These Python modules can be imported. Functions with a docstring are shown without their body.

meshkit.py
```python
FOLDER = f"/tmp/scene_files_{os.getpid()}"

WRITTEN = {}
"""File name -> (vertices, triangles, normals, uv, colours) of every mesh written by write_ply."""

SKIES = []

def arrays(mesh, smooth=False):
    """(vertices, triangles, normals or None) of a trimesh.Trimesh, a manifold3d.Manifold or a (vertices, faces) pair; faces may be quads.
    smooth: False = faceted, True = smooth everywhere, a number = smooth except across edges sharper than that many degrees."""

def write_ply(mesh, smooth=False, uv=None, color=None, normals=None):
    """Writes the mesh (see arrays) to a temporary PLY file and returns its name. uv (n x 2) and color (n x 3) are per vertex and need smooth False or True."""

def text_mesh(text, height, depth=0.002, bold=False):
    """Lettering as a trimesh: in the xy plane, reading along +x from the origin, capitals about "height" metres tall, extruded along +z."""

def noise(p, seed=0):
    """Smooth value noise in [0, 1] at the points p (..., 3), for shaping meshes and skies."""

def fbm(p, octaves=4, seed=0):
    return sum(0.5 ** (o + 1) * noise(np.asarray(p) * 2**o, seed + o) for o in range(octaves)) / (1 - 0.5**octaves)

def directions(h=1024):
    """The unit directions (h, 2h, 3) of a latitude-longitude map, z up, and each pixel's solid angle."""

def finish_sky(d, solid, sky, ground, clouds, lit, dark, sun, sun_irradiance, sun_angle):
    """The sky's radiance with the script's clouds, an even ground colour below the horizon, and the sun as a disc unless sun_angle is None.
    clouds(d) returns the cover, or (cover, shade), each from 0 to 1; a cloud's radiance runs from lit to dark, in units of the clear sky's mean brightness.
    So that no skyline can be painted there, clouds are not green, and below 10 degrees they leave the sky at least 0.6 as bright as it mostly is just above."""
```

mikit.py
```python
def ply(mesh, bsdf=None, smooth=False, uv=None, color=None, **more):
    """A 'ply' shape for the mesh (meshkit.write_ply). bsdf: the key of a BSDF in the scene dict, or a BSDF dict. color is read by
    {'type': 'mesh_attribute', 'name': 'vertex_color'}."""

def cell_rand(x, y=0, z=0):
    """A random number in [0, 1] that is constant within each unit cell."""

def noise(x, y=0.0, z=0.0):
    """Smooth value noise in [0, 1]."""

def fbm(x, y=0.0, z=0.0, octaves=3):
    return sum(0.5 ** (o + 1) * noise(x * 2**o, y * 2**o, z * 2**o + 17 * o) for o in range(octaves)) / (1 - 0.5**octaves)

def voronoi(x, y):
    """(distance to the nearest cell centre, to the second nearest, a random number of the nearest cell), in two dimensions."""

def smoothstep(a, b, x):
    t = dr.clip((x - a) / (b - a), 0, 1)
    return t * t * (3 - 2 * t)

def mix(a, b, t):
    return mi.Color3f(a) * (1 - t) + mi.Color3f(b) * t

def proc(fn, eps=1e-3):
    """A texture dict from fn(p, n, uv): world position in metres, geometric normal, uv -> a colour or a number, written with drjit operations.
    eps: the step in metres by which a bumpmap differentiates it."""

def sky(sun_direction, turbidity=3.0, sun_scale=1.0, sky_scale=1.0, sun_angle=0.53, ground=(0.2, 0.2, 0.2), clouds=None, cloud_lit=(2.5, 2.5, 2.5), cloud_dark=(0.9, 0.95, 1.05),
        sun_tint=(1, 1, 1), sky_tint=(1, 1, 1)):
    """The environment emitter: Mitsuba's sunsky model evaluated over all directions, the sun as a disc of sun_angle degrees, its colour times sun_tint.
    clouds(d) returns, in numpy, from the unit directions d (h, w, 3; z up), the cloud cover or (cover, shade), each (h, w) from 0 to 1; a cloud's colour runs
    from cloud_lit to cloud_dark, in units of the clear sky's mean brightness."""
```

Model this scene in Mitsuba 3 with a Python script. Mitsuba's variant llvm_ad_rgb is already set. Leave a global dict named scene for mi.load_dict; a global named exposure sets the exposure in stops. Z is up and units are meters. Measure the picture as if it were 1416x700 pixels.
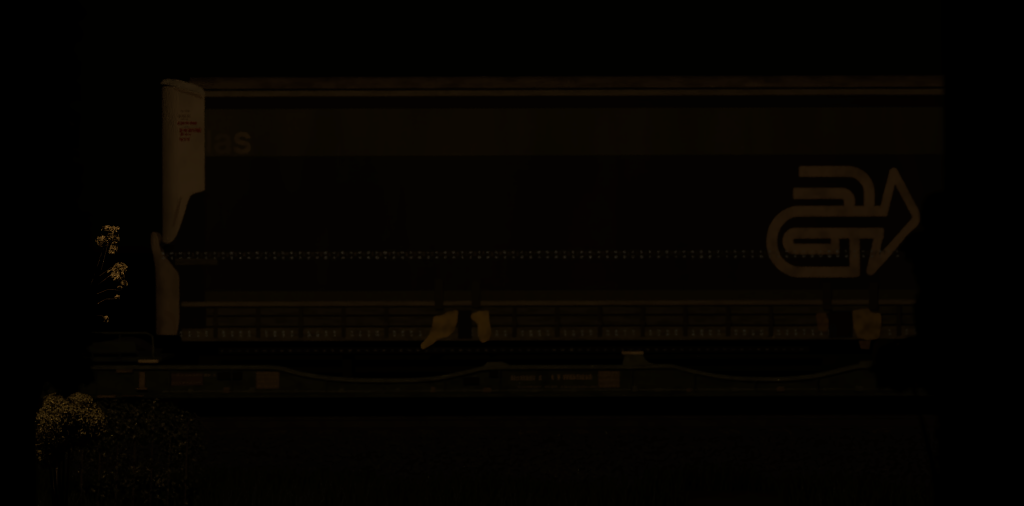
import math, random
import numpy as np, trimesh, mitsuba as mi, mikit, meshkit
import drjit as dr
import manifold3d as m3
from shapely.geometry import Polygon, LineString, Point, box as sbox
from shapely.ops import unary_union
from shapely import affinity

random.seed(7)
rng = np.random.default_rng(7)
T = mi.ScalarTransform4f
scene, labels = {}, {}

# ---------------------------------------------------------------- camera, sky, lamp, exposure
EYE = (0.0, -30.0, 2.03)
ROLL = math.radians(-0.17)
scene['camera'] = {
    'type': 'thinlens', 'fov': 2 * math.degrees(math.atan(708 / 3390)), 'fov_axis': 'x',
    'near_clip': 0.1, 'far_clip': 3000.0, 'aperture_radius': 0.015, 'focus_distance': 15.5,
    'to_world': T().look_at(origin=list(EYE), target=[0, 0, 2.03], up=[-math.sin(ROLL), 0, math.cos(ROLL)])}
scene['sky'] = mikit.sky([0.3, -0.8, 0.06], turbidity=3, sun_scale=0.0, sky_scale=0.0011, ground=(0.05, 0.05, 0.05))
exposure = 1.3
LAMP = (-2.6, -17.0, 5.8)                       # unseen sodium lamp, placed above the frame to light the train
LAMP_RADIANCE = (204.0, 109.0, 39.0)


# ---------------------------------------------------------------- helpers
def key(name, parent=None):
    base = f'{parent}__{name}' if parent else name
    k, i = base, 0
    while k in scene or k in labels or any(q.startswith(k + '__') for q in scene):
        i += 1
        k = f'{base}_{i:03d}'
    return k


def thing(name, label, cat, group=None):
    k = key(name)
    labels[k] = {'label': label, 'category': cat}
    if group:
        labels[k]['group'] = group
    return k


def part(parent, name, mesh, bsdf, smooth=False, label=None, stuff=False, **more):
    k = key(name, parent)
    scene[k] = mikit.ply(mesh, bsdf, smooth=smooth, **more)
    if label or stuff:
        labels[k] = {}
        if label:
            labels[k]['label'] = label
        if stuff:
            labels[k]['kind'] = 'stuff'
    return k


def structure(name, mesh, bsdf, kind='structure', label=None, cat=None, smooth=False):
    scene[name] = mikit.ply(mesh, bsdf, smooth=smooth)
    labels[name] = {'kind': kind}
    if label:
        labels[name]['label'] = label
    if cat:
        labels[name]['category'] = cat
    return name


def cat(*ms):
    return trimesh.util.concatenate([m for m in ms if m is not None])


def box(x0, x1, y0, y1, z0, z1, r=0.0):
    if r <= 0:
        b = trimesh.creation.box(extents=(x1 - x0, y1 - y0, z1 - z0))
        b.apply_translation(((x0 + x1) / 2, (y0 + y1) / 2, (z0 + z1) / 2))
        return b
    pts = []
    for sx in (0, 1):
        for sy in (0, 1):
            for sz in (0, 1):
                for ax in range(3):
                    q = [(x0, x1)[sx], (y0, y1)[sy], (z0, z1)[sz]]
                    for a in range(3):
                        if a != ax:
                            q[a] += r * (1, -1)[(sx, sy, sz)[a]]
                    pts.append(q)
    return trimesh.convex.convex_hull(np.array(pts))


def tube(points, radii, n=10):
    """A closed tapered tube along the points."""
    P = np.array(points, float)
    R = np.broadcast_to(np.asarray(radii, float), (len(P),))
    V, F = [], []
    up = np.array([0.31, 0.17, 0.93])
    for i in range(len(P)):
        t = P[min(i + 1, len(P) - 1)] - P[max(i - 1, 0)]
        t = t / np.linalg.norm(t)
        a = np.cross(t, up)
        if np.linalg.norm(a) < 0.15:
            a = np.cross(t, [1, 0, 0])
        a /= np.linalg.norm(a)
        b = np.cross(t, a)
        for k in range(n):
            w = 2 * math.pi * k / n
            V.append(P[i] + R[i] * (math.cos(w) * a + math.sin(w) * b))
    for i in range(len(P) - 1):
        for k in range(n):
            p, q = i * n + k, i * n + (k + 1) % n
            F += [[p, q, q + n], [p, q + n, p + n]]
    V += [P[0], P[-1]]
    e, l = len(V) - 2, (len(P) - 1) * n
    for k in range(n):
        F += [[e, (k + 1) % n, k], [len(V) - 1, l + k, l + (k + 1) % n]]
    m = trimesh.Trimesh(np.array(V), np.array(F), process=False)
    m.fix_normals()
    return m


def extrude_xz(shape, y0, y1):
    """A flat outline given in x and z, made solid between y0 (near) and y1 (far)."""
    out = []
    for g in getattr(shape, 'geoms', [shape]):
        m = trimesh.creation.extrude_polygon(g, y1 - y0, engine='earcut')
        v = np.array(m.vertices)
        out.append(trimesh.Trimesh(np.stack([v[:, 0], y0 + v[:, 2], v[:, 1]], 1), m.faces[:, ::-1], process=False))
    return cat(*out)


def lathe(profile, n=24, axis='z', at=(0, 0, 0)):
    m = trimesh.creation.revolve(np.array(profile, float), sections=n)
    if axis == 'y':
        m.apply_transform(trimesh.transformations.rotation_matrix(math.pi / 2, [1, 0, 0]))
    m.apply_translation(at)
    return m


SCALE = 113.0                                    # picture lengths per metre on the trailer's side, measured on the grapple spacing of 4.9 m


def U(a):
    return (a - 708) / SCALE


def V(b):
    return 2.03 + (350 - b) / SCALE


SLOPE = math.tan(-ROLL)                          # the level lines of the train rise a little to the right in the picture


def level(pts):
    return [(a, b + (a - 708) * SLOPE) for a, b in pts]


def outline(pts):
    return Polygon([(U(a), V(b)) for a, b in level(pts)]).buffer(0)


# ---------------------------------------------------------------- materials
def col(r, g=None, b=None):
    return {'type': 'rgb', 'value': [r, r if g is None else g, r if b is None else b]}


def rough(c, r=0.6, spec=0.4, metal=0.0, **k):
    return {'type': 'twosided', 'bsdf': {'type': 'principled', 'base_color': c if isinstance(c, dict) else col(*c), 'roughness': r, 'specular': spec, 'metallic': metal, **k}}


def worn(c, amount=0.35, fx=3.0, fz=3.0, seed=0.0, r=0.6, spec=0.4, metal=0.0):
    """A colour with dirt streaks and blotches that have a grain."""
    c = np.array(c, float)

    def f(p, n, uv):
        a = mikit.fbm(p.x * fx + seed, p.y * fx, p.z * fz, 4)
        g = mikit.fbm(p.x * 15 + seed, p.y * 15, p.z * 6, 3)
        t = mikit.smoothstep(0.40, 0.72, a * 0.7 + g * 0.3)
        return mikit.mix(c.tolist(), (c * (1 - amount)).tolist(), t)
    return rough(mikit.proc(f), r, spec, metal)


zb = [V(b) for b in (150, 215, 402)]


def curtain_colour(p, n, uv):
    g = mikit.smoothstep(0.3, 0.7, mikit.fbm(p.x * 2.6, p.z * 0.5, 3.0, 4))
    d = mikit.fbm(p.x * 30, p.z * 30, 1.0, 2)
    black = mikit.mix([0.027, 0.030, 0.025], [0.036, 0.035, 0.030], g)
    band = mikit.mix([0.066, 0.078, 0.052], [0.096, 0.104, 0.070], g * 0.75 + d * 0.25)
    low = mikit.mix([0.060, 0.070, 0.048], [0.078, 0.086, 0.060], d)
    inside = (p.z < zb[0]) & (p.z > zb[1])
    c = dr.select(inside, band, black)
    return dr.select(p.z < zb[2], low, c)


M = {
    'curtain_vinyl': rough(mikit.proc(curtain_colour), 0.8, 0.08),
    'white_panel': worn((0.50, 0.49, 0.44), 0.16, 5, 2, 3, 0.6, 0.2),
    'white_panel_dull': worn((0.35, 0.325, 0.28), 0.30, 9, 5, 13, 0.7, 0.15),  # duller, more mottled copy of the white panel colour
    'cap_metal': worn((0.40, 0.43, 0.42), 0.3, 8, 8, 2),
    'print_black': rough((0.022, 0.024, 0.021), 0.8, 0.08),
    'print_grey': rough((0.29, 0.25, 0.20), 0.7, 0.1),
    'print_white': worn((0.43, 0.385, 0.34), 0.38, 5, 4, 9, 0.65, 0.15),
    'print_red': rough((0.30, 0.070, 0.05), 0.7, 0.1),
    'print_cream': worn((0.20, 0.185, 0.13), 0.3, 16, 16, 6),
    'print_pale': rough((0.135, 0.135, 0.105), 0.7, 0.1),
    'tarpaulin': worn((0.165, 0.155, 0.13), 0.45, 4, 12, 11, 0.8, 0.1),
    'aluminium': worn((0.185, 0.185, 0.145), 0.25, 6, 20, 5, 0.6, 0.3),
    'pelmet_black': rough((0.014, 0.014, 0.012), 0.7, 0.2),
    'rave_paint': worn((0.100, 0.108, 0.076), 0.40, 7, 30, 8, 0.8, 0.1),
    'rail_paint': worn((0.150, 0.155, 0.110), 0.40, 7, 30, 18, 0.8, 0.1),
    'strap_black': rough((0.042, 0.043, 0.034), 0.7, 0.2),
    'buckle_steel': rough((0.045, 0.045, 0.04), 0.6, 0.3),
    'grapple_yellow': worn((0.55, 0.46, 0.19), 0.45, 9, 9, 4, 0.7, 0.15),
    'grapple_dull': worn((0.42, 0.36, 0.17), 0.50, 9, 9, 44, 0.75, 0.15),  # duller yellow for the right-hand plate
    'grapple_rust': worn((0.24, 0.185, 0.10), 0.4, 20, 20, 14, 0.7, 0.2),
    'bluish_white': rough((0.36, 0.54, 0.86), 0.4, 0.4),  # bluish, so the painted tape glints turn pale under the orange lamp
    'glint_dim': rough((0.10, 0.115, 0.12), 0.4, 0.5),  # dim colour for the fainter painted glints
    'chassis_black': worn((0.013, 0.015, 0.015), 0.3, 6, 6, 1, 0.8, 0.1),
    'rubber': rough((0.018, 0.018, 0.018), 0.75, 0.2),
    'rim_steel': worn((0.07, 0.065, 0.055), 0.4, 12, 12, 2),
    'wagon_paint': worn((0.056, 0.074, 0.060), 0.5, 5, 9, 21, 0.8, 0.1),
    'wagon_edge': worn((0.120, 0.150, 0.110), 0.35, 9, 9, 22, 0.75, 0.15),
    'plate_pale': worn((0.155, 0.135, 0.085), 0.35, 12, 30, 23),
    'plate_red': worn((0.085, 0.06, 0.05), 0.4, 12, 30, 24),
    'mark_white': worn((0.20, 0.19, 0.13), 0.35, 26, 26, 25),
    'mark_yellow': worn((0.26, 0.22, 0.12), 0.3, 26, 26, 26),
    'steel_worn': worn((0.22, 0.18, 0.12), 0.5, 12, 12, 27, 0.5, 0.4),
    'step_steel': worn((0.55, 0.50, 0.36), 0.3, 12, 12, 37, 0.5, 0.4),
    'rail_rust': worn((0.045, 0.046, 0.038), 0.4, 8, 8, 28, 0.8, 0.15),
    'sleeper_concrete': worn((0.09, 0.085, 0.075), 0.4, 5, 5, 29, 0.9, 0.2),
    'stone_a': rough((0.034, 0.040, 0.038), 0.9, 0.2),
    'earth': worn((0.028, 0.027, 0.018), 0.5, 1.5, 1.5, 31, 0.95, 0.1),
    'bank': worn((0.030, 0.032, 0.030), 0.5, 6, 6, 32, 0.95, 0.1),
    'grass_blade': rough((0.018, 0.026, 0.012), 0.8, 0.1),
    'bark': worn((0.055, 0.050, 0.040), 0.5, 9, 3, 33, 0.9, 0.1),
    'post_wood': worn((0.055, 0.048, 0.038), 0.5, 14, 1.2, 34, 0.9, 0.1),
    'dark_leaf': rough((0.042, 0.055, 0.024), 0.6, 0.3),
    'bramble_leaf': rough((0.038, 0.048, 0.022), 0.42, 0.35),
    'bush_leaf': worn((0.072, 0.072, 0.032), 0.45, 5, 5, 35, 0.6, 0.25),
    'sapling_leaf': {'type': 'principledthin', 'base_color': col(0.24, 0.22, 0.14), 'roughness': 0.35, 'diff_trans': 0.5},
    'lamp_paint': rough((0.07, 0.08, 0.075), 0.5, 0.4),
}
scene.update(M)

# ---------------------------------------------------------------- the unseen lamp (out of view, placed to light the train)
lamp = thing('unseen_street_lamp', 'unseen lamp post out of view, its round orange lamp lights the train', 'street lamp')
lx, ly, lz = LAMP
part(lamp, 'pole', tube([(lx - 1.7, ly, -0.62), (lx - 1.7, ly, 2.0), (lx - 1.7, ly, lz + 0.25), (lx - 1.5, ly, lz + 0.5), (lx - 0.8, ly, lz + 0.6), (lx, ly, lz + 0.55)], [0.09, 0.07, 0.05, 0.045, 0.04, 0.035], 14), 'lamp_paint', 40)
part(lamp, 'cap', lathe([(0, 0.26), (0.10, 0.25), (0.20, 0.2), (0.23, 0.14), (0.22, 0.13), (0, 0.16)], 28, 'z', (lx, ly, lz + 0.02)), 'lamp_paint', 40)
# unseen light blocker, added to keep the near trees and post dark
sa = np.radians(np.linspace(172, 368, 30))
ring_o = [(lx + 0.235 * math.cos(q), ly + 0.235 * math.sin(q)) for q in sa]
ring_i = [(lx + 0.228 * math.cos(q), ly + 0.228 * math.sin(q)) for q in sa[::-1]]
added_shield = trimesh.creation.extrude_polygon(Polygon(ring_o + ring_i), 0.56, engine='earcut')
added_shield.apply_translation((0, 0, lz - 0.42))
part(lamp, 'added_shield', added_shield, 'lamp_paint')
globe = trimesh.creation.icosphere(subdivisions=3, radius=0.15)
globe.apply_translation(LAMP)
k = key('globe', lamp)
scene[k] = mikit.ply(globe, 'bluish_white', smooth=False, emitter={'type': 'area', 'radiance': {'type': 'rgb', 'value': list(LAMP_RADIANCE)}})

# ---------------------------------------------------------------- ground, track bed, track
g = trimesh.creation.box(extents=(1600, 1600, 2.0))
g.apply_translation((0, 500, -1.62))
structure('ground', g, 'earth')
TY = 1.27                                        # centre line of the track
bed = Polygon([(TY - 3.3, -0.66), (TY - 1.75, -0.20), (TY + 1.75, -0.20), (TY + 3.3, -0.66)])
bm = trimesh.creation.extrude_polygon(bed, 90, engine='earcut')
v = np.array(bm.vertices)
bm = trimesh.Trimesh(np.stack([v[:, 2] - 45, v[:, 0], v[:, 1]], 1), bm.faces, process=False)
bm.fix_normals()
structure('track_bed', bm, 'bank')

ico = trimesh.creation.icosahedron()
IV, IF = np.array(ico.vertices), np.array(ico.faces)


def stones(n, fx, seed):
    r = np.random.default_rng(seed)
    P = fx(r, n)
    s = r.uniform(0.022, 0.045, (n, 1, 3)) * np.array([1.15, 1.0, 0.75])
    jit = r.uniform(0.75, 1.2, (n, 12, 1))
    a = r.uniform(0, 2 * math.pi, n)
    c, d = np.cos(a)[:, None], np.sin(a)[:, None]
    L = IV[None] * jit * s
    X = L[..., 0] * c - L[..., 1] * d
    Y = L[..., 0] * d + L[..., 1] * c
    W = np.stack([X, Y, L[..., 2]], -1) + P[:, None]
    F = (IF[None] + (np.arange(n) * 12)[:, None, None]).reshape(-1, 3)
    return trimesh.Trimesh(W.reshape(-1, 3), F, process=False)


def bed_points(r, n):
    x = r.uniform(-7.5, 7.5, n)
    y = r.uniform(TY - 3.5, TY + 1.2, n)
    z = np.interp(y, [TY - 3.3, TY - 1.75, TY + 1.75], [-0.63, -0.185, -0.185])
    return np.stack([x, y, z], 1)


structure('ballast', stones(15000, bed_points, 3), 'stone_a', 'stuff', 'dark crushed stones of the track bed below the wagon', 'ballast')

track = thing('railway_track', 'dark railway track on stone ballast under the freight wagon', 'railway track')
rail_shape = Polygon([(-0.075, 0), (0.075, 0), (0.075, 0.012), (0.012, 0.03), (0.012, 0.115), (0.036, 0.125), (0.036, 0.155), (0.026, 0.165), (-0.026, 0.165), (-0.036, 0.155), (-0.036, 0.125), (-0.012, 0.115), (-0.012, 0.03), (-0.075, 0.012)])
for s in (-1, 1):
    m = trimesh.creation.extrude_polygon(rail_shape, 80, engine='earcut')
    v = np.array(m.vertices)
    m = trimesh.Trimesh(np.stack([v[:, 2] - 40, v[:, 0] + TY + s * 0.753, v[:, 1] - 0.165], 1), m.faces, process=False)
    m.fix_normals()
    part(track, 'rail', m, 'rail_rust')
sl = mikit.ply(box(-0.13, 0.13, TY - 1.3, TY + 1.3, -0.37, -0.168, 0.02), 'sleeper_concrete')
for i in range(-12, 13):
    scene[key('sleeper', track)] = {**sl, 'to_world': T().translate([i * 0.62 + 0.2, 0, 0])}


def blades(n, seed):
    r = np.random.default_rng(seed)
    y = r.uniform(-6.2, TY - 3.1, n)
    x = r.uniform(-7.5, 7.5, n)
    keep = meshkit.noise(np.stack([x * 0.9, y * 0.9, y * 0], 1), 4) > 0.36
    x, y = x[keep], y[keep]
    n = len(x)
    h = r.uniform(0.08, 0.34, n) * (0.6 + 0.8 * meshkit.noise(np.stack([x * 1.7, y * 1.7, x * 0], 1), 8))
    a = r.uniform(0, 2 * math.pi, n)
    w = r.uniform(0.006, 0.014, n)
    dx, dy = np.cos(a), np.sin(a)
    lean = r.uniform(0.05, 0.5, n) * h
    b = r.uniform(0, 2 * math.pi, n)
    base = np.stack([x, y, np.full(n, -0.63)], 1)
    side = np.stack([dx * w, dy * w, 0 * w], 1)
    mid = base + np.stack([np.cos(b) * lean * 0.35, np.sin(b) * lean * 0.35, h * 0.6], 1)
    tip = base + np.stack([np.cos(b) * lean, np.sin(b) * lean, h], 1)
    W = np.stack([base - side, base + side, mid - side * 0.7, mid + side * 0.7, tip], 1)
    F0 = np.array([[0, 1, 3], [0, 3, 2], [2, 3, 4]])
    F = (F0[None] + (np.arange(n) * 5)[:, None, None]).reshape(-1, 3)
    return trimesh.Trimesh(W.reshape(-1, 3), F, process=False)


structure('grass', blades(26000, 5), 'grass_blade', 'stuff', 'dark rough grass on the bank in front of the track', 'grass')

# ---------------------------------------------------------------- the semi-trailer
tr = thing('semi_trailer', 'dark curtain-sided semi-trailer with a white front panel and a white arrow emblem', 'semi-trailer')
X0, X1 = U(219), U(219) + 13.6
WID = 2.5
XC = U(283.4)                                      # where the curtain starts


def billow(x, z):
    p = np.stack([x * 1.05, z * 0.35, 0 * x], -1)
    q = np.stack([x * 3.1, z * 0.9, 0 * x + 7], -1)
    t = np.clip((x - XC) / 0.25, 0, 1)
    return (-0.022 * (meshkit.noise(p, 3) - 0.5) - 0.009 * (meshkit.noise(q, 5) - 0.5) - 0.004) * t - 0.0135 * (1 - t)


def sheet(x0, x1, z0, z1, nx, nz, front, back):
    """A closed slab whose near face is y = front(x, z) and whose far face is y = back."""
    xs, zs = np.meshgrid(np.linspace(x0, x1, nx), np.linspace(z0, z1, nz), indexing='ij')
    A = np.stack([xs, front(xs, zs), zs], -1).reshape(-1, 3)
    B = np.stack([xs, 0 * xs + back, zs], -1).reshape(-1, 3)
    idx = np.arange(nx * nz).reshape(nx, nz)
    a, b, c, d = idx[:-1, :-1], idx[1:, :-1], idx[1:, 1:], idx[:-1, 1:]
    f = np.concatenate([np.stack([a, b, c], -1).reshape(-1, 3), np.stack([a, c, d], -1).reshape(-1, 3)])
    n = nx * nz
    ring = np.concatenate([idx[:-1, 0], idx[-1, :-1], idx[:0:-1, -1], idx[0, :0:-1]])
    nxt = np.roll(ring, -1)
    side = np.concatenate([np.stack([ring, ring + n, nxt + n], -1), np.stack([ring, nxt + n, nxt], -1)])
    return trimesh.Trimesh(np.vstack([A, B]), np.vstack([f, f[:, ::-1] + n, side]), process=False)


part(tr, 'body', box(X0 + 0.20, X1 - 0.05, 0.07, WID, V(455), V(112)), 'chassis_black')
part(tr, 'curtain', sheet(XC, X1 - 0.15, V(417), V(150), 240, 40, billow, 0.045), 'curtain_vinyl', 25)
part(tr, 'pelmet', box(XC, X1 - 0.12, 0.022, 0.06, V(150) - 0.03, V(133)), 'pelmet_black')


def printed(shape, thick=0.003, size=0.12):
    m = extrude_xz(shape, -thick, 0.004)
    v, f = trimesh.remesh.subdivide_to_size(m.vertices, m.faces, size)
    v[:, 1] += billow(v[:, 0], v[:, 2])
    return trimesh.Trimesh(v, f, process=False)


# emblem: nested bars that bend into each other and end in an outlined arrow head (lengths read on a 3.182 times enlarged view)
def E(a, b):
    a, b = level([(1030 + a / 3.182, 200 + b / 3.182)])[0]
    return (U(a), V(b))


def arc(cx, cy, rx, ry, a0, a1, n=22):
    return [(cx + rx * math.cos(math.radians(a)), cy - ry * math.sin(math.radians(a))) for a in np.linspace(a0, a1, n)]


def stroke(pts, w, cap='flat', join='round'):
    return LineString([E(*p) for p in pts]).buffer(w / 2 / 3.182 / SCALE, cap_style=cap, join_style=join, quad_segs=10)


em = [
    stroke([(240, 118)] + arc(452, 212, 96, 94, 90, 0) + [(548, 272)], 46),
    stroke([(214, 215)] + arc(425, 250, 36, 35, 90, 0) + [(461, 272)], 48),
    stroke([(612, 293)] + arc(240, 427, 122, 134, 90, 270, 50) + [(490, 561)], 46),
    stroke([(483, 580), (483, 392)], 44),
    stroke([(610, 390)] + arc(222, 425, 33, 35, 90, 270) + [(412, 460)], 46),
    stroke([(397, 480), (397, 400)], 36),
    stroke([(602, 330), (655, 122), (757, 315), (752, 335), (553, 556), (596, 371)], 37, 'flat', 'round').difference(Polygon([E(540, 316), E(650, 316), E(650, 367), E(540, 367)])),
]
part(tr, 'emblem', printed(unary_union(em)), 'print_white', label='white emblem of bent bars ending in an arrow head')


def lettering(text, h, x, z):
    m = meshkit.text_mesh(text, h, 0.007, bold=True)
    v = np.array(m.vertices)
    m = trimesh.Trimesh(np.stack([v[:, 0] + x, v[:, 2] * -1 + 0.004, v[:, 1] + z], 1), m.faces, process=False)
    m.fix_normals()
    v, f = trimesh.remesh.subdivide_to_size(m.vertices, m.faces, 0.08)
    v[:, 1] += billow(v[:, 0], v[:, 2])
    return trimesh.Trimesh(v, f, process=False)


part(tr, 'letter', lettering('s', 0.325, U(321), V(210)), 'print_cream', label='pale letter s at the upper left of the curtain')
part(tr, 'letter', lettering('a', 0.30, U(295), V(210)), 'print_pale', label='faint letter a beside the white front panel')
part(tr, 'letter', printed(outline([(287, 180), (292, 180), (292, 211), (287, 211)])), 'print_pale')

# roof tarpaulin: rounded edge with sagging ripples
rx = np.linspace(U(262), X1 - 0.05, 320)
prof = [(0.012, V(121.5)), (0.014, V(118)), (0.022, V(114)), (0.040, V(110)), (0.075, V(106.5)), (0.14, V(104.5)), (0.5, V(103)), (1.25, V(101)), (2.0, V(103)), (2.46, V(106)), (2.49, V(121.5))]
RV = []
for x in rx:
    for j, (y, z) in enumerate(prof):
        w = math.exp(-((z - V(113)) / 0.07) ** 2) if j < 6 else 0
        ph = x * 8.2 + (z - V(113)) * 26
        sag = 0.5 + 0.5 * math.sin(ph + 1.3 * math.sin(x * 1.7))
        big = float(meshkit.noise(np.array([x * 1.3, z * 8, 2.0]), 9))
        RV.append((x, y + w * (0.026 * sag * (0.4 + big)), z - 0.010 * w * sag + (0.012 * math.sin(x * 9.5) if j >= 6 else 0)))
nr = len(prof)
RF = []
for i in range(len(rx) - 1):
    for j in range(nr):
        a, b = i * nr + j, i * nr + (j + 1) % nr
        RF += [[a, a + nr, b + nr], [a, b + nr, b]]
rm = trimesh.Trimesh(np.array(RV), np.array(RF), process=False)
if rm.face_normals[(np.array(rm.triangles_center)[:, 1] < 0.05)][:, 1].mean() > 0:
    rm.invert()
part(tr, 'roof_tarpaulin', rm, 'tarpaulin', 50, label='brown rippled roof tarpaulin')
part(tr, 'top_rail', box(U(281.5), X1, -0.010, 0.06, V(133), V(124.6), 0.008), 'aluminium')

# white front panel with a rounded upright corner and a sloping top
r, r2 = 0.26, 0.42
xa, xb = X0, U(283.5)
corner = [(xa + r - r * math.sin(math.radians(t)), -0.012 + r2 - r2 * math.cos(math.radians(t))) for t in np.linspace(0, 90, 18)]
sec = Polygon([(xb, -0.012)] + corner + [(xa, WID - 0.1), (xb - 0.3, WID - 0.05), (xb - 0.3, 0.06), (xb, 0.06)])
mb = trimesh.creation.extrude_polygon(sec, V(336) - V(463), engine='earcut')
mb.apply_translation((0.012, 0.003, V(463)))
part(tr, 'front_body', mb, 'print_black', 30)
m = trimesh.creation.extrude_polygon(sec, V(113) - V(336), engine='earcut')
m.apply_translation((0, 0, V(336)))
front = m3.Manifold(m3.Mesh(np.array(m.vertices, np.float32), np.array(m.faces, np.uint32)))


def cutter(pts, y0=-1, y1=4):
    c = extrude_xz(outline(pts), y0, y1)
    c.merge_vertices()
    c.fix_normals()
    return m3.Manifold(m3.Mesh(np.array(c.vertices, np.float32), np.array(c.faces, np.uint32)))


front = front - cutter([(205, 90), (300, 90), (300, 131), (283, 131), (276, 129), (244, 120), (205, 117)])
fm = front.to_mesh()
fm = trimesh.Trimesh(fm.vert_properties[:, :3], fm.tri_verts, process=False)
fp = part(tr, 'front_panel', fm, 'white_panel', 30, label='white front panel with dark swoosh and red lettering')
part(tr, 'front_cap', extrude_xz(outline([(223, 116), (226, 111.5), (233, 109.5), (248, 111), (266, 116), (279, 121), (284, 127), (284, 131), (276, 128.7), (244, 119.5), (232, 117)]), -0.02, 1.9), 'cap_metal', 40)
part(fp, 'swoosh', extrude_xz(outline([(284.4, 263), (279, 265), (270, 267), (264, 270), (260, 279), (254, 299), (248, 317), (243, 328), (238, 334), (233, 336.8), (228, 336), (223, 333), (220.5, 339), (284.4, 339)]), -0.0155, -0.0115), 'print_black')
lp = [(208.5, 323), (212, 321), (216.5, 323), (219.5, 330), (220.5, 340), (223, 348), (229, 356), (236, 364.5), (242, 372), (246.5, 377), (248, 384), (248, 440), (246.5, 452), (244, 463), (213, 463), (212.5, 400), (213.5, 372), (212.5, 356), (209, 342), (207.5, 331)]
lm = extrude_xz(outline(lp).buffer(0.01).buffer(-0.01), -0.03, 0.34)
lv, lf = trimesh.remesh.subdivide_to_size(lm.vertices, lm.faces, 0.05)
rr2 = np.interp(lv[:, 2], [V(395), V(340)], [0.19, 0.07])
tt = np.clip((np.interp(lv[:, 2], [V(370), V(345)], [U(212.3), U(207.5)]) + rr2 - lv[:, 0]) / rr2, 0, 1)
lv[:, 1] += np.where(lv[:, 1] < 0.2, rr2 * 1.3 * (1 - np.sqrt(1 - np.minimum(tt, 0.99) ** 2)), 0)
lq = part(tr, 'lower_front_panel', trimesh.Trimesh(lv, lf, process=False), 'white_panel_dull', 35, label='white lower front panel with a curled upper tip')
part(fp, 'grey_streak', extrude_xz(outline([(252, 272), (249, 286), (245, 303), (240, 316), (238.5, 312), (242, 296), (246, 282), (250, 272)]), -0.0142, -0.0117), 'print_grey')  # flat grey streak drawn for a fold line, no fold in the shape
part(fp, 'grey_streak', extrude_xz(outline([(241, 121.5), (277, 131.5), (282, 137), (279, 137), (268, 133), (252, 128), (241, 124)]), -0.0142, -0.0117), 'print_grey')
part(lq, 'grey_streak', extrude_xz(outline([(228, 429), (234, 430), (240, 434), (243.5, 443), (243.5, 462), (241, 462), (240, 450), (236, 441), (230, 437), (228, 436)]), -0.0325, -0.0297), 'print_grey')

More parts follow.
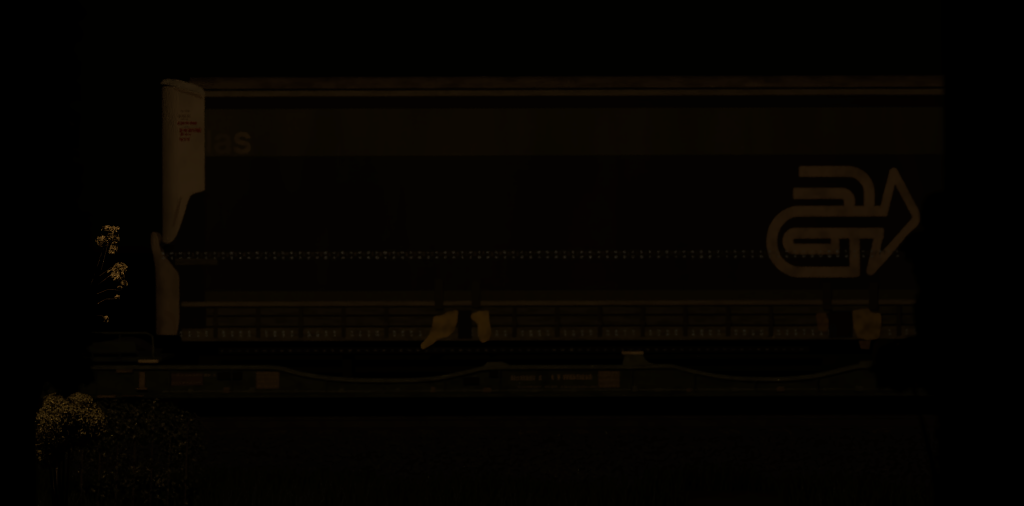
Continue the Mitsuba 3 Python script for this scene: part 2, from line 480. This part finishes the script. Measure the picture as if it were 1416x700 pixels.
rows = [(154, 2.0, [(250, 256), (257, 263)], 0), (161, 3.0, [(247, 251), (252, 258), (259, 264)], 0), (165.5, 1.8, [(251, 261)], 0), (170.5, 3.6, [(246, 250), (250.6, 256), (256.8, 262), (263, 273)], 1),
        (175.5, 1.6, [(254, 262)], 0), (180.5, 4.8, [(249, 253), (254, 260), (260.8, 266), (267, 270.5), (271.3, 279)], 1), (186, 3.2, [(250, 255), (256, 261), (262, 265)], 1), (193, 4.2, [(249, 254), (254.8, 258), (259, 263)], 1)]
strong, faint = [], []
rr = np.random.default_rng(12)
for yc, h, segs, s in rows:
    for a, b in segs:
        hh = h * rr.uniform(1.0, 1.35)
        sk = rr.uniform(-0.5, 0.5)
        (strong if s else faint).append(outline([(a, yc - hh / 2 + sk), (b, yc - hh / 2), (b - 0.6, yc + hh / 2), (a + 0.4, yc + hh / 2 - sk)]))
part(fp, 'lettering', extrude_xz(unary_union(strong), -0.0152, -0.0118), 'print_red', label='smudged red lettering', stuff=True)
part(fp, 'lettering', extrude_xz(unary_union(faint), -0.0152, -0.0118), 'print_grey', label='faded brown lettering', stuff=True)

# lower side: bright rail, two recessed planks, bottom rail, straps
part(tr, 'side_rail', box(XC - 0.29, X1, -0.022, 0.05, V(423), V(416), 0.010), 'aluminium')
for a, b, c in ((424.5, 435.2, 0.010), (437.5, 450.2, 0.014)):
    part(tr, 'side_plank', box(XC - 0.29, X1, c, 0.05, V(b), V(a), 0.006), 'rave_paint')
part(tr, 'groove_backing', box(XC - 0.29, X1, 0.045, 0.08, V(455), V(420)), 'pelmet_black')
part(tr, 'bottom_rail', box(XC - 0.29, X1, -0.012, 0.06, V(471), V(452.5), 0.01), 'rail_paint')
part(tr, 'placard', extrude_xz(outline([(243, 357.5), (301, 357.5), (301, 366.5), (243, 366.5)]), -0.034, -0.02), 'rave_paint')
px = 298.0
while px < 1500:
    if not (585 < px < 685 or 1120 < px < 1220):
        s = part(tr, 'curtain_strap', box(U(px - 3), U(px + 3), -0.034, -0.026, V(466), V(424), 0.003), 'strap_black')
        part(s, 'buckle', box(U(px - 3.6), U(px + 3.6), -0.048, -0.034, V(450), V(444), 0.004), 'buckle_steel')
    px += 59
for px, a, b in ((607, 386, 428), (658, 388, 426), (1143, 392, 430), (1207, 392, 430)):
    part(tr, 'lifting_strap', box(U(px - 6), U(px + 6), -0.042, -0.027, V(b), V(a), 0.004), 'strap_black')
for pts, mat, lab in (
        ([(600, 438), (611, 437), (619, 432), (633, 429), (631.5, 444), (627, 458), (619, 465), (606, 468), (596, 476), (584, 483), (582, 477), (593, 465), (598, 452)], 'grapple_yellow', 'broad yellow grapple plate'),
        ([(652, 435), (662, 431), (675, 430), (676, 446), (679, 460), (675, 470), (666, 474), (662, 464), (661, 448), (652, 440)], 'grapple_yellow', 'narrow yellow grapple plate'),
        ([(1128, 434), (1141, 433), (1145, 446), (1142, 459), (1131, 456)], 'grapple_rust', 'small rusty grapple plate'),
        ([(1178, 431), (1190, 428), (1200, 427), (1203, 433), (1217, 434), (1217, 452), (1214, 467), (1200, 470), (1186, 467), (1180, 452)], 'grapple_dull', 'square dull yellow grapple plate')):
    part(tr, 'grapple_plate', extrude_xz(outline(pts).buffer(-0.02).buffer(0.045, quad_segs=6).buffer(-0.02, quad_segs=6), -0.040, -0.020), mat, 20, label=lab)
part(tr, 'dark_pocket_block', box(U(633), U(652), -0.030, 0.0, V(468), V(429), 0.004), 'pelmet_black')  # solid black blocks, the shade inside the pocket put into their colour
part(tr, 'dark_pocket_block', box(U(1146), U(1178), -0.030, 0.0, V(468), V(431), 0.004), 'pelmet_black')
part(tr, 'grapple_foot', extrude_xz(outline([(1187, 471.5), (1203, 471.5), (1201, 483), (1190, 482)]), -0.02, 0.01), 'grapple_rust')


def glint_dots(rows, x0, x1, step, y, skip=None, sub=(3.0, 2.4), seed=1):  # pale dots that paint the strobed glints of reflective tape
    r = np.random.default_rng(seed)
    out = []
    for b, off in rows:
        a = x0 + off
        while a < x1:
            if skip is None or not any(p < a < q for p, q in skip):
                w, h = sub[0] * r.uniform(0.55, 1.3), sub[1] * r.uniform(0.65, 1.3)
                yy = y(U(a), V(b)) if callable(y) else y
                m = box(U(a - w / 2), U(a + w / 2), yy - 0.004, yy + 0.006, V(b + h / 2), V(b - h / 2))
                m.apply_transform(trimesh.transformations.rotation_matrix(r.uniform(-0.5, 0.1), [0, 1, 0], (U(a), yy, V(b))))
                out.append(m)
            a += step
    return cat(*out)


def skin(x, z):
    if x < U(248):
        return -0.031
    if x < U(100):
        t = min(1.0, max(0.0, (X0 + r - x) / r))
        return -0.014 + r2 * (1 - math.sqrt(1 - t * t))
    if x < U(283.6):
        return -0.0165
    return float(billow(np.array(x), np.array(z))) - 0.004


part(tr, 'painted_tape_glints', glint_dots([(349, 0), (355.8, 0.4)], 226, 1420, 11.8, skin), 'bluish_white', label='double row of painted tape glints across the curtain', stuff=True)
part(tr, 'painted_tape_glints', glint_dots([(352.4, 5.9), (349.4, 5.9)], 226, 1420, 11.8, skin, sub=(2.2, 1.6), seed=5), 'glint_dim', stuff=True)
part(tr, 'painted_tape_glints', glint_dots([(458.4, 0), (463.2, 0.3)], 250, 1420, 11.8, -0.012, skip=[(582, 632), (654, 680), (1178, 1218)], seed=2), 'bluish_white', label='double row of painted tape glints on the bottom rail', stuff=True)

part(tr, 'side_guard', box(U(300), U(1120), 0.06, 0.10, V(489), V(480), 0.008), 'chassis_black')
part(tr, 'painted_tape_glints', glint_dots([(484.5, 0)], 306, 1115, 11.8, 0.062, sub=(3, 2.2), seed=3), 'glint_dim', stuff=True)
for y in (0.72, 1.75):
    bp = trimesh.creation.extrude_polygon(unary_union([sbox(y, V(515.5), y + 0.09, V(472)), sbox(y - 0.04, V(518), y + 0.13, V(515))]), X1 - X0 - 0.4, engine='earcut')
    bv = np.array(bp.vertices)
    bp = trimesh.Trimesh(np.stack([bv[:, 2] + X0 + 0.4, bv[:, 0], bv[:, 1]], 1), bp.faces, process=False)
    bp.fix_normals()
    part(tr, 'chassis_beam', bp, 'chassis_black')
for y in (0.35, 2.05):
    lg = part(tr, 'landing_leg', box(U(470), U(484), y, y + 0.12, 0.42, V(474), 0.01), 'chassis_black')
    part(lg, 'foot', box(U(462), U(492), y - 0.05, y + 0.17, 0.40, 0.42), 'chassis_black')
tyre = lathe([(0.27, -0.17), (0.36, -0.19), (0.45, -0.185), (0.478, -0.165), (0.485, -0.12), (0.478, -0.11), (0.478, -0.02), (0.485, 0.0), (0.485, 0.12), (0.478, 0.165), (0.45, 0.185), (0.36, 0.19), (0.27, 0.17), (0.27, -0.17)], 40, 'y')
rim = lathe([(0, 0.05), (0.10, 0.13), (0.13, 0.06), (0.20, 0.02), (0.25, 0.10), (0.285, 0.165), (0.285, -0.165), (0.25, -0.1), (0, -0.08)], 32, 'y')
for px in (1262, 1408, 1554):
    for y in (0.24, 2.26):
        a = tyre.copy(); a.apply_translation((U(px), y, 0.77))
        w = part(tr, 'wheel', a, 'rubber', 30)
        b = rim.copy()
        b.apply_translation((U(px), y, 0.77))
        part(w, 'rim', b, 'rim_steel', 30)
    part(tr, 'axle', tube([(U(px), 0.3, 0.77), (U(px), 2.2, 0.77)], 0.07), 'chassis_black', 40)
part(tr, 'rear_door', box(X1 - 0.05, X1 + 0.02, 0.02, WID - 0.02, V(455), V(112), 0.01), 'aluminium')

# ---------------------------------------------------------------- the pocket wagon
wg = thing('pocket_wagon', 'dark flat pocket wagon with dipped side beams carrying the semi-trailer', 'freight wagon')
top = [(60, 505.5), (222, 505), (372, 505), (388, 506.5), (405, 511), (430, 516.5), (465, 521), (505, 523), (560, 523), (600, 520.5), (628, 515.5), (650, 510.5), (668, 506.5), (690, 505), (865, 504.5), (925, 503.5), (945, 508), (970, 513.5), (1000, 518.5), (1030, 521), (1070, 521.5), (1105, 519.5), (1140, 514), (1165, 508), (1188, 503.5), (1400, 503), (1640, 503)]
from scipy.interpolate import PchipInterpolator
pc = PchipInterpolator([a for a, b in top], [b for a, b in top])
xs = np.linspace(60, 1640, 400)
edge = level([(a, float(pc(a))) for a in xs])
W0 = -0.16                                       # near face of the side beam


def band(d0, d1, y0, y1):
    p = [(a, b + d0) for a, b in edge] + [(a, b + d1) for a, b in edge[::-1]]
    return extrude_xz(Polygon([(U(a), V(b)) for a, b in p]), y0, y1)


def beams(name, mat, mk, smooth=30, label=None):
    for off in (0.0, 1):
        m = mk()
        if off:
            m.vertices[:, 1] = 2 * TY - m.vertices[:, 1]
            m.invert()
        part(wg, name, m, mat, smooth, label)


beams('beam_flange', 'wagon_edge', lambda: band(0, 4.6, W0 - 0.03, W0 + 0.16))
beams('side_beam', 'wagon_paint', lambda: extrude_xz(Polygon([(U(a), V(b + 4)) for a, b in edge] + [(U(1640), V(543)), (U(60), V(543))]), W0 + 0.05, W0 + 0.08))
beams('bottom_flange', 'wagon_paint', lambda: box(U(60), U(1640), W0 - 0.03, W0 + 0.16, V(548), V(543.2), 0.008))
for i, px in enumerate((135, 236, 322, 452, 530, 615, 690, 872, 958, 1042, 1128, 1212, 1300)):
    yt = float(pc(px)) + 4.6
    part(wg, 'stiffener', box(U(px - 1), U(px + 1), W0 - 0.005, W0 + 0.05, V(543), V(yt)), 'wagon_paint')
for fa, fb, fc, fd in ((60, 372, 516, 509), (700, 880, 516, 509), (373, 1640, 547, 541)):
    part(wg, 'floor', box(U(fa), U(fb), W0 + 0.165, 2 * TY - W0 - 0.165, V(fc), V(fd)), 'chassis_black')
part(wg, 'hitch_base', box(U(385), U(425), TY - 0.5, TY + 0.5, V(509), V(500), 0.01), 'chassis_black')
part(wg, 'hitch_arm', tube([(U(398), TY - 0.4, V(504)), (U(408), TY - 0.2, V(478)), (U(408), TY + 0.2, V(478)), (U(398), TY + 0.4, V(504))], 0.05), 'chassis_black')
# brackets, plates and marks along the beam
part(wg, 'bracket', extrude_xz(outline([(860, 504.4), (863, 489.5), (888, 489.5), (890, 496), (897, 501), (905, 503.4)]), W0 - 0.02, W0 + 0.14), 'wagon_edge', label='raised bracket in the middle of the side beam')
part(wg, 'bracket_plate', box(U(859), U(888.5), W0 - 0.03, W0 + 0.15, V(489.6), V(486.4), 0.004), 'step_steel')
part(wg, 'bracket', extrude_xz(outline([(668, 506), (674, 500.5), (694, 500), (705, 504.7)]), W0 - 0.02, W0 + 0.14), 'wagon_edge')
part(wg, 'bracket', extrude_xz(outline([(1186, 503.4), (1189, 499), (1212, 499), (1216, 503)]), W0 - 0.02, W0 + 0.14), 'wagon_edge')


def plate(x0, x1, y0, y1, mat, lines, lm, label=None):
    q = part(wg, 'number_plate', box(U(x0), U(x1), W0 + 0.03, W0 + 0.05, V(y1), V(y0), 0.003), mat, label=label)
    r = np.random.default_rng(int(x0))
    out = []
    for b in lines:
        a = x0 + 2
        while a < x1 - 3:
            w = r.uniform(1.5, 5)
            out.append(box(U(a), U(min(a + w, x1 - 2)), W0 + 0.026, W0 + 0.0305, V(b + 0.7), V(b - 0.7)))
            a += w + r.uniform(0.8, 2)
    part(q, 'lettering', cat(*out), lm, stuff=True)


plate(355, 387, 512.5, 536, 'plate_pale', (514.5, 519.5, 526, 532), 'mark_yellow', 'pale rectangular data plate on the side beam')
plate(826, 856, 513, 536, 'plate_pale', (515, 519, 525, 533), 'mark_yellow', 'rusty pale data plate at the right of the number row')
plate(238, 282, 514, 531, 'plate_red', (517, 527), 'mark_white', 'small reddish plate on the side beam')


def marks(x0, x1, b, h, mat, seed, label=None):
    r = np.random.default_rng(seed)
    a, out = x0, []
    while a < x1:
        w = r.uniform(2.2, 4.2)
        out.append(box(U(a), U(a + w), W0 + 0.0455, W0 + 0.052, V(b + h / 2), V(b - h / 2 * r.uniform(0.7, 1))))
        a += w + r.uniform(0.8, 1.6) + (4 if r.random() < 0.12 else 0)
    part(wg, 'lettering', cat(*out), mat, label=label, stuff=True)


marks(706, 748, 522, 6.5, 'mark_white', 1, 'faded white number row on the side beam')
marks(762, 818, 521, 7.0, 'mark_yellow', 2, 'faded yellowish number row on the side beam')
marks(716, 822, 534.5, 1.8, 'mark_white', 3, 'thin faded line of writing under the number row')
marks(284, 297, 517, 3.4, 'mark_white', 5)
marks(262, 300, 539, 1.6, 'plate_red', 6)
part(wg, 'brake_pipe', tube([(U(226), W0 + 0.035, V(539.5)), (U(500), W0 + 0.035, V(540)), (U(860), W0 + 0.035, V(539)), (U(1400), W0 + 0.035, V(539))], 0.010, 8), 'wagon_edge', 40)
rp = np.random.default_rng(71)
for px in (262, 310, 346, 408, 470, 548, 596, 640, 668, 734, 790, 872, 905, 948, 1010, 1072, 1136, 1180):
    b0 = max(526.0, float(pc(px)) + 8)
    part(wg, 'pipe_clamp', box(U(px), U(px + rp.uniform(4, 11)), W0 + 0.018, W0 + 0.052, V(541.6), V(rp.uniform(533, 537.5)), 0.003), 'plate_pale' if rp.random() < 0.35 else 'wagon_edge')
for px, w, a, b in ((302, 34, 512.5, 523), (640, 22, 521, 531), (676, 17, 513, 521)):
    part(wg, 'valve_box', box(U(px), U(px + w), W0 + 0.0, W0 + 0.052, V(b), V(a), 0.006), 'chassis_black')
# left end: platform, step, hand rail, lamp iron, bogie
part(wg, 'end_platform', box(U(60), U(226), W0 - 0.02, 2 * TY - W0, V(498), V(492), 0.01), 'wagon_paint')
part(wg, 'end_platform_side', box(U(60), U(190), W0 + 0.0, W0 + 0.05, V(486), V(470), 0.008), 'wagon_paint')
part(wg, 'platform_rail', tube([(U(60), W0 + 0.02, V(458.5)), (U(205), W0 + 0.02, V(458.5)), (U(213), W0 + 0.02, V(463)), (U(214), W0 + 0.02, V(492))], 0.012, 8), 'wagon_edge', 40)
for px in (90, 130, 168):
    part(wg, 'rail_post', tube([(U(px), W0 + 0.02, V(458)), (U(px), W0 + 0.02, V(492))], 0.011, 8), 'wagon_paint', 40)
part(wg, 'step_plate', box(U(195), U(222), W0 - 0.10, W0 + 0.1, V(499), V(495.2), 0.005), 'step_steel', label='worn bright step plate at the left end of the wagon')
li = part(wg, 'lamp_iron', box(U(195.5), U(203.5), W0 - 0.06, W0 - 0.035, V(534), V(512), 0.004), 'steel_worn')
part(li, 'foot', box(U(192), U(207), W0 - 0.08, W0 - 0.02, V(536), V(533.6), 0.003), 'steel_worn')
part(wg, 'end_plate', box(U(163), U(186), W0 - 0.01, W0 + 0.05, V(513), V(506), 0.004), 'plate_pale')
part(wg, 'foot_step', box(U(139), U(164), W0 - 0.12, W0 + 0.06, V(546.5), V(544), 0.004), 'mark_yellow')
part(wg, 'foot_step', box(U(172), U(201), W0 - 0.09, W0 + 0.06, V(545.5), V(543.8), 0.004), 'plate_pale')
wheel = lathe([(0, -0.03), (0.12, -0.05), (0.36, -0.02), (0.40, -0.055), (0.46, -0.055), (0.465, 0.03), (0.49, 0.045), (0.49, 0.075), (0.40, 0.075), (0.34, 0.02), (0.12, 0.08), (0, 0.06)], 40, 'y')
for s, c in ((-60, 1), (142, 1)):
    for y, fl in ((TY - 0.753, 1), (TY + 0.753, -1)):
        a = wheel.copy()
        if fl < 0:
            a.apply_transform(trimesh.transformations.rotation_matrix(math.pi, [0, 0, 1]))
        a.apply_transform(trimesh.transformations.rotation_matrix(math.pi, [0, 0, 1]))
        a.apply_translation((U(s), y, 0.462))
        part(wg, 'wheel', a, 'rail_rust', 30)
    part(wg, 'axle', tube([(U(s), 0.1, 0.462), (U(s), 2.4, 0.462)], 0.08), 'rail_rust', 40)
    part(wg, 'axle_box', box(U(s - 15), U(s + 15), -0.03, 0.22, V(543), V(521), 0.02), 'chassis_black')
for y in (0.08, 2.34):
    part(wg, 'bogie_frame', box(U(-85), U(165), y, y + 0.12, V(531), V(516), 0.02), 'chassis_black')


# ---------------------------------------------------------------- plants and post
def leaves(P, N, size, r, narrow=0.5, fold=0.25):
    """Folded pointed leaves at the points P, facing roughly N."""
    n = len(P)
    N = N + r.normal(0, 0.55, (n, 3))
    N /= np.linalg.norm(N, axis=1, keepdims=True)
    A = np.cross(N, r.normal(0, 1, (n, 3)))
    A /= np.linalg.norm(A, axis=1, keepdims=True)
    B = np.cross(N, A)
    s = (size * r.uniform(0.6, 1.3, n))[:, None]
    base, tip = P - A * s * 0.5, P + A * s * 0.5 - N * s * 0.12
    m1, m2 = P - A * s * 0.08, None
    l = P + B * s * narrow * 0.5 + N * s * fold * 0.5
    q = P - B * s * narrow * 0.5 + N * s * fold * 0.5
    W = np.stack([base, l, tip, q, P + A * s * 0.05], 1)
    F0 = np.array([[0, 4, 1], [1, 4, 2], [2, 4, 3], [3, 4, 0]])
    F = (F0[None] + (np.arange(n) * 5)[:, None, None]).reshape(-1, 3)
    return trimesh.Trimesh(W.reshape(-1, 3), F, process=False)


def crown(blobs, per, size, seed, narrow=0.5, shell=0.55):
    """Leaves through overlapping clumps: (centre, radii, weight)."""
    r = np.random.default_rng(seed)
    Ps, Ns = [], []
    for c, rad, w in blobs:
        n = int(per * w)
        d = r.normal(0, 1, (n, 3))
        d /= np.linalg.norm(d, axis=1, keepdims=True)
        t = r.uniform(shell, 1.0, (n, 1)) * (0.85 + 0.3 * meshkit.noise(d * 2.5 + seed, seed)[:, None])
        Ps.append(np.array(c) + d * t * np.array(rad))
        Ns.append(d + np.array([0, 0, 0.35]))
    return leaves(np.vstack(Ps), np.vstack(Ns), size, r, narrow)


def at(a, b, y):
    """A point as far away as the plane y, in the direction read off the picture when the scene was surveyed."""
    d = (y - EYE[1]) / 3390
    return np.array([(a - 708) * d, y, EYE[2] + (350 - b) * d])


def clump(a, b, y, ra, rb, ry, w=1.0):
    d = (y - EYE[1]) / 3390
    return (at(a, b, y), (ra * d, ry, rb * d), w)


# tree at the left edge, in front of everything
Y = -22.5
tree = thing('tree', 'dark unlit tree with a straight trunk and drooping leaves at the left edge', 'tree')
d = (Y - EYE[1]) / 3390
c0 = at(-30, 350, Y)[0]
rad = 78 * d
part(tree, 'trunk', tube([(c0 - 0.01, Y, -0.65), (c0, Y, 0.6), (c0, Y, 2.0), (c0 - 0.01, Y + 0.02, 3.4), (c0 - 0.05, Y + 0.05, 5.2), (c0 - 0.02, Y + 0.1, 6.6)], [rad * 1.15, rad * 1.02, rad, rad * 0.93, rad * 0.6, rad * 0.2], 28), 'bark', 40)
for k2, (a, b) in enumerate(((95, 330), (100, 470), (90, 120), (80, 20))):
    e = at(a, b, Y + 0.05)
    part(tree, 'branch', tube([(c0 + rad * 0.6, Y, e[2] - 0.25), (c0 + rad + 0.06, Y + 0.03, e[2] - 0.05), tuple(e)], [0.022, 0.015, 0.005], 8), 'bark', 40)
bl = [clump(85, 500, Y, 45, 48, 0.10), clump(92, 440, Y, 48, 55, 0.12), clump(96, 375, Y, 45, 55, 0.12), clump(86, 320, Y, 42, 50, 0.12), clump(70, 250, Y, 44, 50, 0.12), clump(66, 180, Y, 47, 55, 0.12), clump(68, 100, Y, 46, 55, 0.12), clump(66, 30, Y, 48, 55, 0.12), clump(60, -50, Y, 60, 60, 0.15), clump(40, 330, Y, 40, 60, 0.1), clump(45, 420, Y, 40, 70, 0.1)]
hi = [((c0 + 0.1 * math.cos(q), Y + 0.3 * math.sin(q), 4.2 + 0.5 * (q % 3)), (0.5, 0.5, 0.4), 1.0) for q in range(9)]
part(tree, 'crown', crown(bl + hi, 520, 0.05, 21, 0.62, 0.1), 'dark_leaf', stuff=True)

# shrub at the lower left, its top caught by the lamp
Y = -15.4
bush = thing('bush', 'rounded bush at the lower left with its top lit brownish yellow', 'bush')
bl = [clump(86, 584, Y, 34, 40, 0.30, 1.3), clump(70, 600, Y - 0.02, 20, 46, 0.22, 0.8), clump(110, 580, Y + 0.06, 26, 38, 0.28, 0.9), clump(68, 625, Y - 0.03, 17, 22, 0.2, 0.35), clump(130, 585, Y + 0.1, 16, 26, 0.2, 0.3), clump(98, 551, Y + 0.02, 28, 10, 0.2, 0.6), clump(96, 570, Y - 0.08, 24, 26, 0.2, 0.7), clump(84, 553, Y + 0.05, 24, 12, 0.2, 0.6)]
part(bush, 'crown', crown(bl, 6000, 0.024, 33, 0.5, 0.45), 'bush_leaf', stuff=True)
b0 = at(80, 700, Y)
for q in range(5):
    e = at(64 + q * 8, 600, Y + 0.03 * (q % 2))
    part(bush, 'stem', tube([(b0[0] + 0.03 * q - 0.05, Y, -0.63), ((b0[0] + e[0]) / 2, Y + 0.05, 0.5), tuple(e)], [0.016, 0.011, 0.004], 7), 'bark', 40)

# brambles between the bush and the track
Y = -5.2
br = thing('bramble', 'low dark bramble thicket in front of the wagon beside the lit bush', 'bramble')
bl = [clump(150, 585, Y, 52, 36, 0.4), clump(205, 582, Y + 0.1, 48, 32, 0.4), clump(250, 603, Y + 0.2, 34, 38, 0.35), clump(160, 650, Y, 70, 60, 0.5, 0.35), clump(235, 655, Y, 55, 50, 0.4, 0.3), clump(110, 600, Y, 50, 45, 0.4, 0.8)]
part(br, 'leaves', crown(bl, 1300, 0.05, 44, 0.6, 0.4), 'bramble_leaf', stuff=True)
for q in range(7):
    a = 110 + q * 24
    e0, e1 = at(a, 655, Y), at(a + 14, 570 + 9 * (q % 3), Y)
    part(br, 'stem', tube([(e0[0], Y, -0.63), (e0[0] + 0.05, Y - 0.1, e1[2] - 0.1), tuple(e1), (e1[0] + 0.2, Y - 0.15, e1[2] - 0.2)], [0.012, 0.009, 0.007, 0.003], 6), 'bark', 40)

# sapling whose leaves catch the lamp, beside the dark tree
Y = -14.4
sp = thing('sapling', 'slender sapling with a few pale lit leaves beside the dark tree', 'sapling')
d = (Y - EYE[1]) / 3390
st = [at(70, 740, Y), at(78, 560, Y), at(104, 450, Y), at(130, 380, Y), at(149, 324, Y)]
st[0][2] = -0.63
part(sp, 'trunk', tube([tuple(p) for p in st], [0.016, 0.010, 0.006, 0.003, 0.0015], 8), 'bark', 40)
rs = np.random.default_rng(55)
twigs = [((138, 380), (168, 366)), ((140, 372), (156, 318)), ((136, 392), (172, 372)), ((134, 405), (166, 400)), ((130, 435), (150, 442)), ((145, 340), (140, 322)), ((132, 420), (160, 412))]
for p, q in twigs:
    part(sp, 'branch', tube([tuple(at(*p, Y)), tuple(at((p[0] + q[0]) / 2, (p[1] + q[1]) / 2 - 4, Y - 0.02)), tuple(at(*q, Y - 0.03))], [0.0025, 0.002, 0.001], 6), 'bark', 40)
bl = [clump(152, 315, Y, 13, 4, 0.05, 0.55), clump(156, 325, Y, 9, 10, 0.05, 0.8), clump(157, 342, Y, 6, 9, 0.04, 0.5), clump(168, 369, Y, 10, 8, 0.05, 0.8), clump(164, 381, Y, 8, 9, 0.05, 0.6), clump(170, 388, Y, 6, 6, 0.04, 0.3), clump(167, 396, Y, 5, 4, 0.04, 0.18), clump(162, 410, Y, 3, 3, 0.03, 0.08), clump(147, 440, Y, 6, 6, 0.04, 0.12), clump(141, 331, Y, 8, 10, 0.06, 0.55), clump(160, 376, Y, 9, 12, 0.05, 0.5)]
part(sp, 'leaves', crown(bl, 95, 0.034, 56, 0.6, 0.1), 'sapling_leaf', stuff=True)

# post and bush at the right edge
Y = -24.0
d = (Y - EYE[1]) / 3390
post = thing('post', 'dark square post along the right edge of the view', 'post')
xl = at(1305, 350, Y)[0]
sh = trimesh.creation.extrude_polygon(Polygon([(xl, Y), (xl + 0.26, Y), (xl + 0.26, Y + 0.02), (xl + 0.21, Y + 0.15), (xl + 0.05, Y + 0.15), (xl, Y + 0.004)]), 4.86, engine='earcut')
sh.apply_translation((0, 0, -0.66))
part(post, 'shaft', sh, 'post_wood')
part(post, 'cap', box(xl - 0.02, xl + 0.28, Y - 0.02, Y + 0.07, 4.2, 4.26, 0.01), 'post_wood')
Y = -22.8
rb = thing('bush', 'black unlit leafy bush rising in front of the right post', 'bush')
bl = [clump(1300, 300, Y, 26, 34, 0.06), clump(1290, 345, Y, 46, 24, 0.07), clump(1300, 372, Y, 38, 30, 0.07), clump(1305, 425, Y, 40, 55, 0.08), clump(1285, 440, Y, 20, 35, 0.06), clump(1265, 500, Y, 54, 34, 0.09), clump(1240, 512, Y, 34, 32, 0.08), clump(1300, 500, Y, 60, 55, 0.1), clump(1325, 600, Y, 34, 80, 0.1), clump(1325, 690, Y, 34, 60, 0.1), clump(1340, 400, Y, 60, 120, 0.1)]
part(rb, 'crown', crown(bl, 1300, 0.036, 66, 0.62, 0.0), 'dark_leaf', stuff=True)
sb = at(1325, 700, Y)
for a, b in ((1300, 320), (1320, 420), (1255, 505), (1290, 380)):
    e = at(a, b, Y)
    part(rb, 'stem', tube([(sb[0], Y, -0.65), (sb[0], Y, 0.9), ((sb[0] + e[0]) / 2, Y + 0.01, (e[2] + 1.0) / 2 + 0.05), tuple(e)], [0.016, 0.013, 0.009, 0.004], 7), 'bark', 40)
